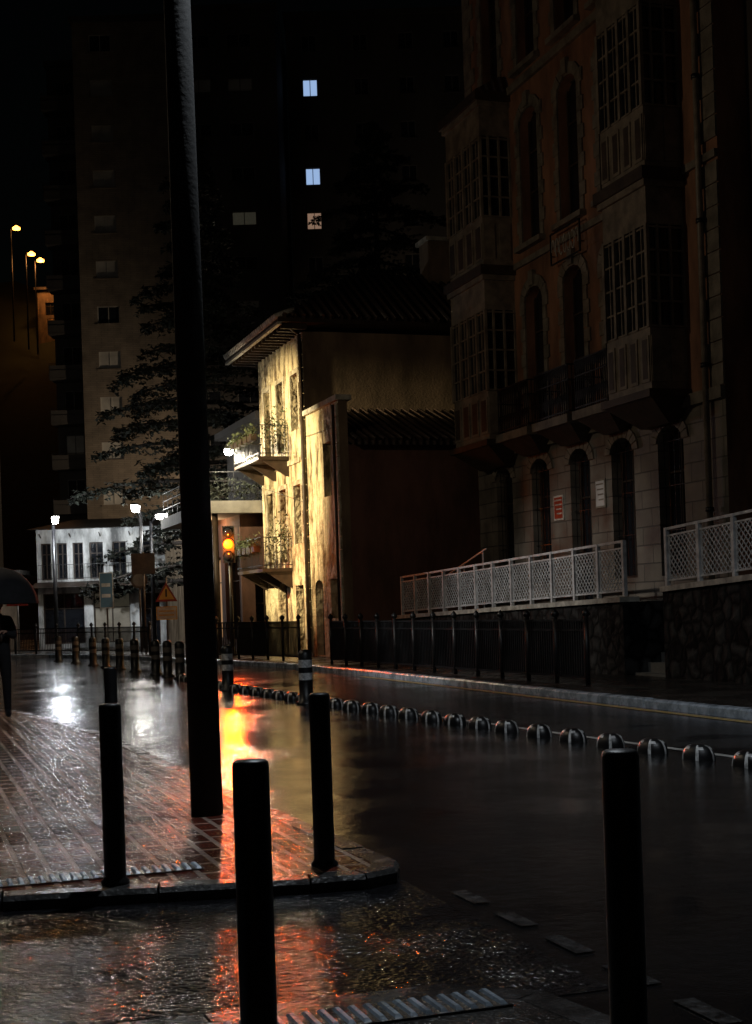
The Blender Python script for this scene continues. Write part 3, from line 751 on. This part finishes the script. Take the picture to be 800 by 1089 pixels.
for k in range(40): W.bar((.1 + k * .136, .3, 3.1), (.1 + k * .136, .3, 3.75), .012, 'black')
W.obj('walls', e); G.obj('windows', e)
e = empty('white_house', (4.0, 65, .1)); T = frameT(-4, 67.5, 5.25, -1.8); W = B(T); G = B(T)
facade(W, G, 0, 9.5, .1, 3.4, [(1.5, 1, .14, 2.3, 0), (4, 1.4, .9, 2.3, 0), (7, 1.4, .9, 2.3, 0)], 'brownwall', frame='darkwood')
W.box((-.2, -6, 3.4), (9.7, .4, 3.6), 'tower_d'); W.obj('walls', e); G.obj('windows', e)

# ------------------------------------------------------------ towers
Rx, Ry = .9475, -.3196
def tower(name, ox, oy, width, depth, ztop, rows, FH, cols, k, lit={}, shut=.45, balc=None, wk=(1.4, 1.1), ztoprow=None, fr='shutter'):
    e = empty(name, (ox, oy, 0)); T = frameT(ox, oy, Rx, Ry); W = B(T); G = B(T); ops = []
    for r in range(rows):
        zc = ztoprow - r * FH
        for ci, c in enumerate(cols):
            gk = lit.get((r, ci))
            if not gk: gk = 'shutter' if random.random() < shut else 'glass'
            ops.append((c, wk[0], zc - wk[1] / 2, zc + wk[1] / 2, 0, gk))
    facade(W, G, 0, width, 0, ztop, ops, k, frame=fr, depth=.15, trans=0)
    for a, c in (((0, 0), (0, -depth)), ((width, 0), (width, -depth)), ((0, -depth), (width, -depth))):
        W.face([(*a, 0), (*c, 0), (*c, ztop), (*a, ztop)], k)
    W.box((-.15, -depth - .1, ztop), (width + .15, .25, ztop + .35), 'tower_d')
    for r in range(rows):
        z = ztoprow - r * FH
        for c in cols: W.box((c - wk[0] / 2 - .08, 0, z - wk[1] / 2 - .1), (c + wk[0] / 2 + .08, .08, z - wk[1] / 2 - .02), k)
    if balc:
        for (u0, u1, w) in balc:
            for r in range(rows):
                z = ztoprow - r * FH - 1.3
                W.box((u0, 0, z - .12), (u1, w, z), 'tower_d')
                for h in (.9, .5): W.bar((u0, w, z + h), (u1, w, z + h), .03, 'black')
                W.box((u0, w - .05, z), (u1, w - .02, z + .8), 'tower_d')
                for uu in (u0, u1): W.bar((uu, w, z), (uu, w, z + .9), .03, 'black')
    W.obj('walls', e); G.obj('windows', e)
tower('apartment_tower', 11.6, 92.1, 6.3, 14, 39.4, 13, 2.9, [1.75], 'tower', lit={(3, 0): 'shutter', (2, 0): 'shutter', (0, 0): 'glass'}, ztoprow=38.1, shut=.7)
def along(u, w):
    v = frameT(11.6, 92.1, Rx, Ry)(u, w, 0); return v.x, v.y
ox, oy = along(6.32, -1.5)
tower('apartment_tower', ox, oy, 6.6, 12, 40.5, 13, 2.9, [1.5, 4.2], 'tower_d', lit={(4, 0): 'lit_dim', (4, 1): 'lit_dim'}, ztoprow=38.6, shut=.3, wk=(1.6, .9), fr='dimframe')
ox, oy = along(-2.2, -2.2)
tower('apartment_tower', ox, oy, 2.18, 10, 37.5, 12, 2.9, [1.1], 'tower_d', ztoprow=35.6, shut=.1, balc=[(-.1, 2.1, 1.5)], wk=(1.2, 1.9), fr='dimframe')
ox, oy = along(13.2, -9)
tower('apartment_tower', ox, oy, 13.5, 12, 43, 13, 3.12, [1.6, 5.2, 8.4, 11.6], 'tower_d', lit={(1, 0): 'lit_blue', (3, 0): 'lit_blue', (4, 0): 'lit_warm'}, ztoprow=41.2, shut=.06, wk=(1.05, 1.2), fr='dimframe')
ox, oy = along(-12, 8)
tower('apartment_building', ox, oy, 6.0, 10, 17, 5, 2.9, [1.6, 4.4], 'tower_d', ztoprow=15, shut=.0, balc=[(3.4, 5.6, 1.)], wk=(1.1, 1.4), fr='dimframe')

# ------------------------------------------------------------ hill
b = B(); nx, ny = 60, 26; Tn = frameT(0, 0, Rx, Ry)
i0 = len(b.v)
for j in range(ny):
    for i in range(nx):
        u = -160 + 320 * i / (nx - 1); d = 130 + 200 * j / (ny - 1)
        h = 44 * math.exp(-((d - 190) / 38) ** 2) * (.65 + .35 * math.cos((u + 50) / 55)) + 1.5 * math.sin(u * .11 + d * .07) + random.uniform(-.9, .9)
        h *= min(1, j / 3)
        v = Tn(u, -d, h - .2); b.v.append(v)
for j in range(ny - 1):
    for i in range(nx - 1):
        q = i0 + j * nx + i; b.f.append([q, q + 1, q + nx + 1, q + nx]); b.m.append(b.mi('hill')); b.s.append(True)
b.obj('hill')
def hill_lamp(x, y, z, h, en):
    e = empty('street_lamp', (x, y, z - h)); c = B(); c.lathe((x, y, z - h), [(.1, 0), (.07, h)], 'black', 8); c.cyl((x, y, z), (x + .6, y - .4, z + .1), .05, .05, 'black', 8); c.obj('pole', e)
    c = B(); c.lathe((x + .6, y - .4, z - .25), [(0, 0), (.42, .1), (.45, .3), (.1, .55), (0, .57)], 'lamp_orange', 12); c.obj('head', e)
    light('POINT', 'bulb', (x + .6, y - .8, z - .5), en, (1, .42, .12), e, .3)
hill_lamp(13.6, 169, 46.5, 13, 80); hill_lamp(15.2, 169, 43.6, 11, 350); hill_lamp(16.4, 171, 43.4, 11, 650)
e = empty('hillside_house', (19, 172, 34)); T = frameT(16.8, 173.5, Rx, Ry); W = B(T); G = B(T)
facade(W, G, 0, 6, 30, 40.5, [(1.5, 1.2, 37.5, 39, 0), (4.2, 1.2, 37.5, 39, 0)], 'brownwall', frame='darkwood')
W.box((-.3, -6, 40.5), (6.3, .4, 40.8), 'darkwood'); W.face([(0, 0, 30), (0, -6, 30), (0, -6, 40.5), (0, 0, 40.5)], 'brownwall'); W.obj('walls', e); G.obj('windows', e)

# ------------------------------------------------------------ cedars
def cedar(x, y, h, rad, seed, start=.12, nb=85, pw=1.7):
    rnd = random.Random(seed); e = empty('cedar_tree', (x, y, 0)); b = B()
    prof = [(.42 * (1 - i / 12) ** .9 + .02, h * i / 12) for i in range(13)]
    b.lathe((x, y, 0), prof, 'bark', 12); F = B()
    for i in range(nb):
        tt = start + (1 - start) * (i / nb); az = i * 2.4 + rnd.uniform(-.4, .4)
        L = rad * (1 - tt ** pw) * rnd.uniform(.5, 1.15) + .4; z = h * tt
        d = Vector((math.cos(az), math.sin(az), 0)); n = Vector((-d.y, d.x, 0)); prev = Vector((x, y, z)); seg = 6
        rise = rnd.uniform(.0, .16); pts = [prev]
        for s in range(1, seg + 1):
            q = s / seg; p = Vector((x, y, z)) + d * (L * q) + Vector((0, 0, L * rise * q - L * .22 * q * q)); pts.append(p)
        for s in range(seg): b.cyl(tuple(pts[s]), tuple(pts[s + 1]), .09 * (1 - s / seg) + .015, .09 * (1 - (s + 1) / seg) + .015, 'bark', 5)
        m = int(26 + L * 22)
        for k in range(m):
            q = rnd.uniform(.15, 1.0) ** .8; f = q * seg; s = min(seg - 1, int(f)); p = pts[s].lerp(pts[s + 1], f - s)
            sp = (.25 + .25 * L) * (1.05 - q) * 1.1 + .12
            c = p + n * rnd.gauss(0, sp * .55) + Vector((0, 0, rnd.gauss(-.05, .12)))
            for _ in range(4):
                a = rnd.uniform(0, 6.28); sz = rnd.uniform(.12, .3)
                r1 = Vector((math.cos(a) * sz, math.sin(a) * sz, rnd.uniform(-.14, .06))); r2 = Vector((math.cos(a + .55) * sz * .8, math.sin(a + .55) * sz * .8, rnd.uniform(-.16, .07)))
                F.face([tuple(c), tuple(c + r1), tuple(c + r2)], 'leaf')
    b.obj('trunk_and_limbs', e); F.obj('foliage', e)
cedar(12.3, 59.0, 21.5, 5.6, 3, nb=95)
cedar(24.5, 71., 27, 7., 9, nb=110, pw=3.2)

# ------------------------------------------------------------ signs and traffic light
def sign_post(x, y, items, h, name):
    e = empty(name, (x, y, .12)); b = B(); b.cyl((x, y, .12), (x, y, h), .035, .035, 'dimframe', 10); b.obj('post', e)
    T = frameT(x, y, Rx, Ry)
    for it in items:
        b = B(T); kind, z, w, hh, k1, k2 = it
        if kind == 'rect':
            b.box((-w / 2, .045, z - hh / 2), (w / 2, .07, z + hh / 2), k1); b.box((-w / 2 + .03, .07, z - hh / 2 + .03), (w / 2 - .03, .074, z + hh / 2 - .03), k2)
            for q in range(2): b.box((-w / 2 + .08, .074, z + hh * .1 - q * hh * .3), (w / 2 - .1, .077, z + hh * .2 - q * hh * .3), k1)
        elif kind == 'tri':
            def tri(s, w0, w1, k):
                p = [(-w / 2 * s, z - hh * .4 * s), (w / 2 * s, z - hh * .4 * s), (0, z + hh * .6 * s)]
                i = b.pts([(a, w0, c) for a, c in p] + [(a, w1, c) for a, c in p]); b.idx([(0, 2, 1), (3, 4, 5), (0, 1, 4, 3), (1, 2, 5, 4), (2, 0, 3, 5)], i, k)
            tri(1, .045, .065, k1); tri(.72, .065, .069, k2); b.box((-.03, .069, z - .1), (.03, .072, z + .16), 'black')
        else:
            N = 24
            for rr, w1, k in ((w / 2, .07, k1), (w / 2 * .76, .076, k2)):
                i = b.pts([(rr * math.cos(a * 2 * math.pi / N), .045, z + rr * math.sin(a * 2 * math.pi / N)) for a in range(N)] + [(rr * math.cos(a * 2 * math.pi / N), w1, z + rr * math.sin(a * 2 * math.pi / N)) for a in range(N)])
                b.idx([tuple(range(N))[::-1], tuple(range(N, 2 * N))] + [(a, (a + 1) % N, N + (a + 1) % N, N + a) for a in range(N)], i, k)
        b.obj('sign_face', e)
sign_post(8.6, 48, [('tri', 2.15, .75, .65, 'sign_red', 'sign_yellow'), ('rect', 1.5, .7, .45, 'sign_yellow', 'sign_white')], 2.7, 'traffic_sign')
sign_post(7.9, 48.3, [('rect', 3.2, .8, .7, 'darkwood', 'darkwood')], 3.6, 'direction_sign')
sign_post(7.2, 52.4, [('rect', 2.4, .5, 1.3, 'rail', 'sign_blue')], 3.05, 'information_sign')
sign_post(4.5, 58.6, [('tri', 2.3, .9, .8, 'sign_red', 'sign_white')], 2.8, 'traffic_sign')
sign_post(8.1, 50.5, [('round', 2.7, .6, .6, 'darkwood', 'dimframe')], 3.1, 'traffic_sign')
x, y = 9.5, 42.1
e = empty('traffic_light', (x, y, .12)); b = B(); b.cyl((x, y, .12), (x, y, 3.9), .055, .05, 'black', 12); b.lathe((x, y, .12), [(.12, 0), (.1, .2), (.055, .3)], 'black', 12); b.obj('post', e)
T = frameT(x, y, Rx, Ry); b = B(T)
b.box((-.17, .06, 2.95), (.17, .28, 4.05), 'black')
for zc in (3.14, 3.5, 3.86):
    N = 12
    for a in range(N):
        t0 = math.pi * a / N; t1 = math.pi * (a + 1) / N
        b.face([(.165 * math.cos(t0), .28, zc + .165 * math.sin(t0)), (.165 * math.cos(t1), .28, zc + .165 * math.sin(t1)), (.165 * math.cos(t1), .36, zc + .165 * math.sin(t1)), (.165 * math.cos(t0), .36, zc + .165 * math.sin(t0))], 'black')
b.obj('housing', e)
for zc, k in ((3.14, 'glass'), (3.5, 'amber'), (3.86, 'glass')):
    b = B(T); N = 20; K = 4; i = len(b.v)
    for a in range(K):
        ph = math.pi / 2 * a / K; rr = .16 * math.cos(ph)
        b.pts([(rr * math.cos(q * 2 * math.pi / N), .285 + .13 * math.sin(ph), zc + rr * math.sin(q * 2 * math.pi / N)) for q in range(N)])
    b.pts([(0, .415, zc)])
    b.idx([(a * N + q, a * N + (q + 1) % N, (a + 1) * N + (q + 1) % N, (a + 1) * N + q) for a in range(K - 1) for q in range(N)] + [((K - 1) * N + q, (K - 1) * N + (q + 1) % N, K * N) for q in range(N)], i, k, True)
    b.obj('lens', e)
light('SPOT', 'bulb', T(0, .6, 3.5), 1700, (1, .052, .0), e, .13, target=(2.6, 6, 0), cone=40, blend=1.)
light('POINT', 'bulb_spill', T(0, .65, 3.5), 130, (1, .17, .01), e, .1)

# ------------------------------------------------------------ person with umbrella
px, py = 1.3, 20.7
e = empty('person_with_umbrella', (px, py, PZ))
def skin_obj(name, verts, edges, radii, k, parent, sub=2, root=0):
    me = bpy.data.meshes.new(name); me.from_pydata(verts, edges, []); me.materials.append(M[k])
    o = bpy.data.objects.new(name, me); S.collection.objects.link(o)
    m = o.modifiers.new('Skin', 'SKIN'); m.use_smooth_shade = True
    for i, r in enumerate(radii):
        sv = me.skin_vertices[0].data[i]; sv.radius = (r, r) if not isinstance(r, tuple) else r; sv.use_root = (i == root)
    s = o.modifiers.new('Sub', 'SUBSURF'); s.levels = sub; s.render_levels = sub
    o.parent = parent; o.matrix_parent_inverse = parent.matrix_world.inverted(); return o
def PP(a, b_, c): return (px + a, py + b_, PZ + c)
V = [PP(0, 0, .95), PP(0, .01, 1.15), PP(0, .01, 1.36), PP(0, 0, 1.46), PP(0, -.01, 1.52),
     PP(-.17, 0, 1.4), PP(-.22, -.02, 1.14), PP(-.2, -.12, .9),
     PP(.17, 0, 1.4), PP(.22, -.08, 1.16), PP(.1, -.26, 1.22),
     PP(-.09, 0, .88), PP(-.11, -.03, .5), PP(-.12, .03, .1), PP(-.12, -.1, .05),
     PP(.09, 0, .88), PP(.11, .06, .5), PP(.12, .14, .1), PP(.12, .02, .05)]
E = [(0, 1), (1, 2), (2, 3), (3, 4), (2, 5), (5, 6), (6, 7), (2, 8), (8, 9), (9, 10), (0, 11), (11, 12), (12, 13), (13, 14), (0, 15), (15, 16), (16, 17), (17, 18)]
Rr = [.17, .16, .17, .08, .055, .075, .058, .04, .075, .058, .04, .1, .07, .05, .045, .1, .07, .05, .045]
skin_obj('clothed_body', V, E, Rr, 'cloth', e)
b = B()
def ell(c, r, k, n=16, m=10):
    i = len(b.v)
    for a in range(m + 1):
        ph = math.pi * a / m
        for j in range(n):
            t = 2 * math.pi * j / n; b.v.append(Vector((c[0] + r[0] * math.sin(ph) * math.cos(t), c[1] + r[1] * math.sin(ph) * math.sin(t), c[2] + r[2] * math.cos(ph))))
    for a in range(m):
        for j in range(n):
            q = (j + 1) % n; b.f.append([i + a * n + j, i + a * n + q, i + (a + 1) * n + q, i + (a + 1) * n + j]); b.m.append(b.mi(k)); b.s.append(True)
hc = PP(0, -.02, 1.62)
ell(hc, (.075, .095, .115), 'skin'); ell((hc[0], hc[1] + .02, hc[2] + .025), (.085, .095, .11), 'hair')
ell((hc[0], hc[1] - .1, hc[2] - .01), (.013, .02, .025), 'skin')
for s in (-1, 1):
    ell((hc[0] + s * .03, hc[1] - .088, hc[2] + .012), (.012, .008, .008), 'sign_white'); ell((hc[0] + s * .078, hc[1], hc[2]), (.012, .022, .032), 'skin')
ell((hc[0], hc[1] - .088, hc[2] - .05), (.025, .008, .007), 'sign_red'); b.cyl(PP(0, -.01, 1.46), PP(0, -.02, 1.56), .055, .052, 'skin', 12)
b.obj('head', e)
def hand(c, fd, nm, curl):
    c = Vector(c); fd = Vector(fd).normalized(); side = fd.cross(Vector((0, 0, 1))).normalized(); pal = side.cross(fd).normalized()
    V = [tuple(c - fd * .05), tuple(c)]; E = [(0, 1)]; Rr = [.024, .03]
    for i, L in enumerate((.07, .08, .075, .06)):
        o_ = c + side * ((i - 1.5) * .021) + fd * .035; k = len(V)
        V += [tuple(o_), tuple(o_ + fd * L * .4 - pal * curl * .3), tuple(o_ + fd * L * (.7 - curl * 3) - pal * (curl + .01))]
        E += [(1, k), (k, k + 1), (k + 1, k + 2)]; Rr += [.011, .0095, .008]
    k = len(V); o_ = c - side * .035 - fd * .01; V += [tuple(o_), tuple(o_ + fd * .03 - side * .012 - pal * .02), tuple(o_ + fd * .045 + side * .008 - pal * .04)]
    E += [(1, k), (k, k + 1), (k + 1, k + 2)]; Rr += [.013, .011, .009]
    skin_obj(nm, V, E, Rr, 'skin', e, 1, 1)
hand(PP(.07, -.29, 1.24), (-.8, -.4, .1), 'hand_right', .03); hand(PP(-.19, -.14, .84), (0, -.2, -1), 'hand_left', .02)
b = B(); ux, uy = .03, -.3
b.cyl(PP(ux, uy, 1.12), PP(ux - .02, uy + .12, 2.16), .009, .008, 'black', 8); b.cyl(PP(ux, uy, 1.1), PP(ux, uy, 1.2), .016, .016, 'darkwood', 8)
N = 8; K = 7; i0 = len(b.v); top = Vector(PP(ux - .02, uy + .12, 2.14)); Rm = .56
for a in range(K + 1):
    q = a / K
    for j in range(N * 3):
        t = 2 * math.pi * j / (N * 3); scal = 1 - .07 * q * abs(math.sin(t * N / 2))
        rr = Rm * math.sin(q * 1.45) / math.sin(1.45) * scal
        b.v.append(top + Vector((rr * math.cos(t), rr * math.sin(t), -.52 * (1 - math.cos(q * 1.45)) / (1 - math.cos(1.45)))))
for a in range(K):
    for j in range(N * 3):
        q = (j + 1) % (N * 3); b.f.append([i0 + a * N * 3 + j, i0 + a * N * 3 + q, i0 + (a + 1) * N * 3 + q, i0 + (a + 1) * N * 3 + j]); b.m.append(b.mi('cloth')); b.s.append(True)
b.cyl(tuple(top), tuple(top + Vector((0, 0, .07))), .008, .003, 'black', 6)
for j in range(N):
    t = 2 * math.pi * j / N; b.cyl(tuple(top + Vector((0, 0, -.3))), tuple(top + Vector((Rm * .6 * math.cos(t), Rm * .6 * math.sin(t), -.14))), .003, .003, 'rail', 4)
b.obj('umbrella', e)

# ------------------------------------------------------------ world, moon, camera
w = bpy.data.worlds.new('World'); S.world = w; w.use_nodes = True; nt = w.node_tree
sky = nt.nodes.new('ShaderNodeTexSky'); sky.sky_type = 'NISHITA'; sky.sun_disc = False; sky.sun_elevation = math.radians(3); sky.sun_rotation = math.radians(200)
nt.links.new(sky.outputs[0], nt.nodes['Background'].inputs[0]); nt.nodes['Background'].inputs[1].default_value = .0004
l = bpy.data.lights.new('moon', 'SUN'); l.energy = .004; l.angle = math.radians(.5); l.color = (.8, .88, 1)
o = bpy.data.objects.new('moon', l); S.collection.objects.link(o); o.rotation_euler = (math.radians(50), 0, math.radians(-35))

cam = bpy.data.cameras.new('camera'); co = bpy.data.objects.new('camera', cam); S.collection.objects.link(co); S.camera = co
cam.sensor_fit = 'VERTICAL'; cam.sensor_height = 36; cam.sensor_width = 26.4; cam.lens = 50; cam.clip_end = 2000; cam.clip_start = .05
cam.shift_x = -.003; cam.shift_y = .0918
co.matrix_world = Matrix.Translation((0, 0, 1.5)) @ Matrix.Rotation(math.radians(-18.64), 4, 'Z') @ Matrix.Rotation(math.radians(90), 4, 'X') @ Matrix.Rotation(math.radians(-1.9), 4, 'Z')
print('done')
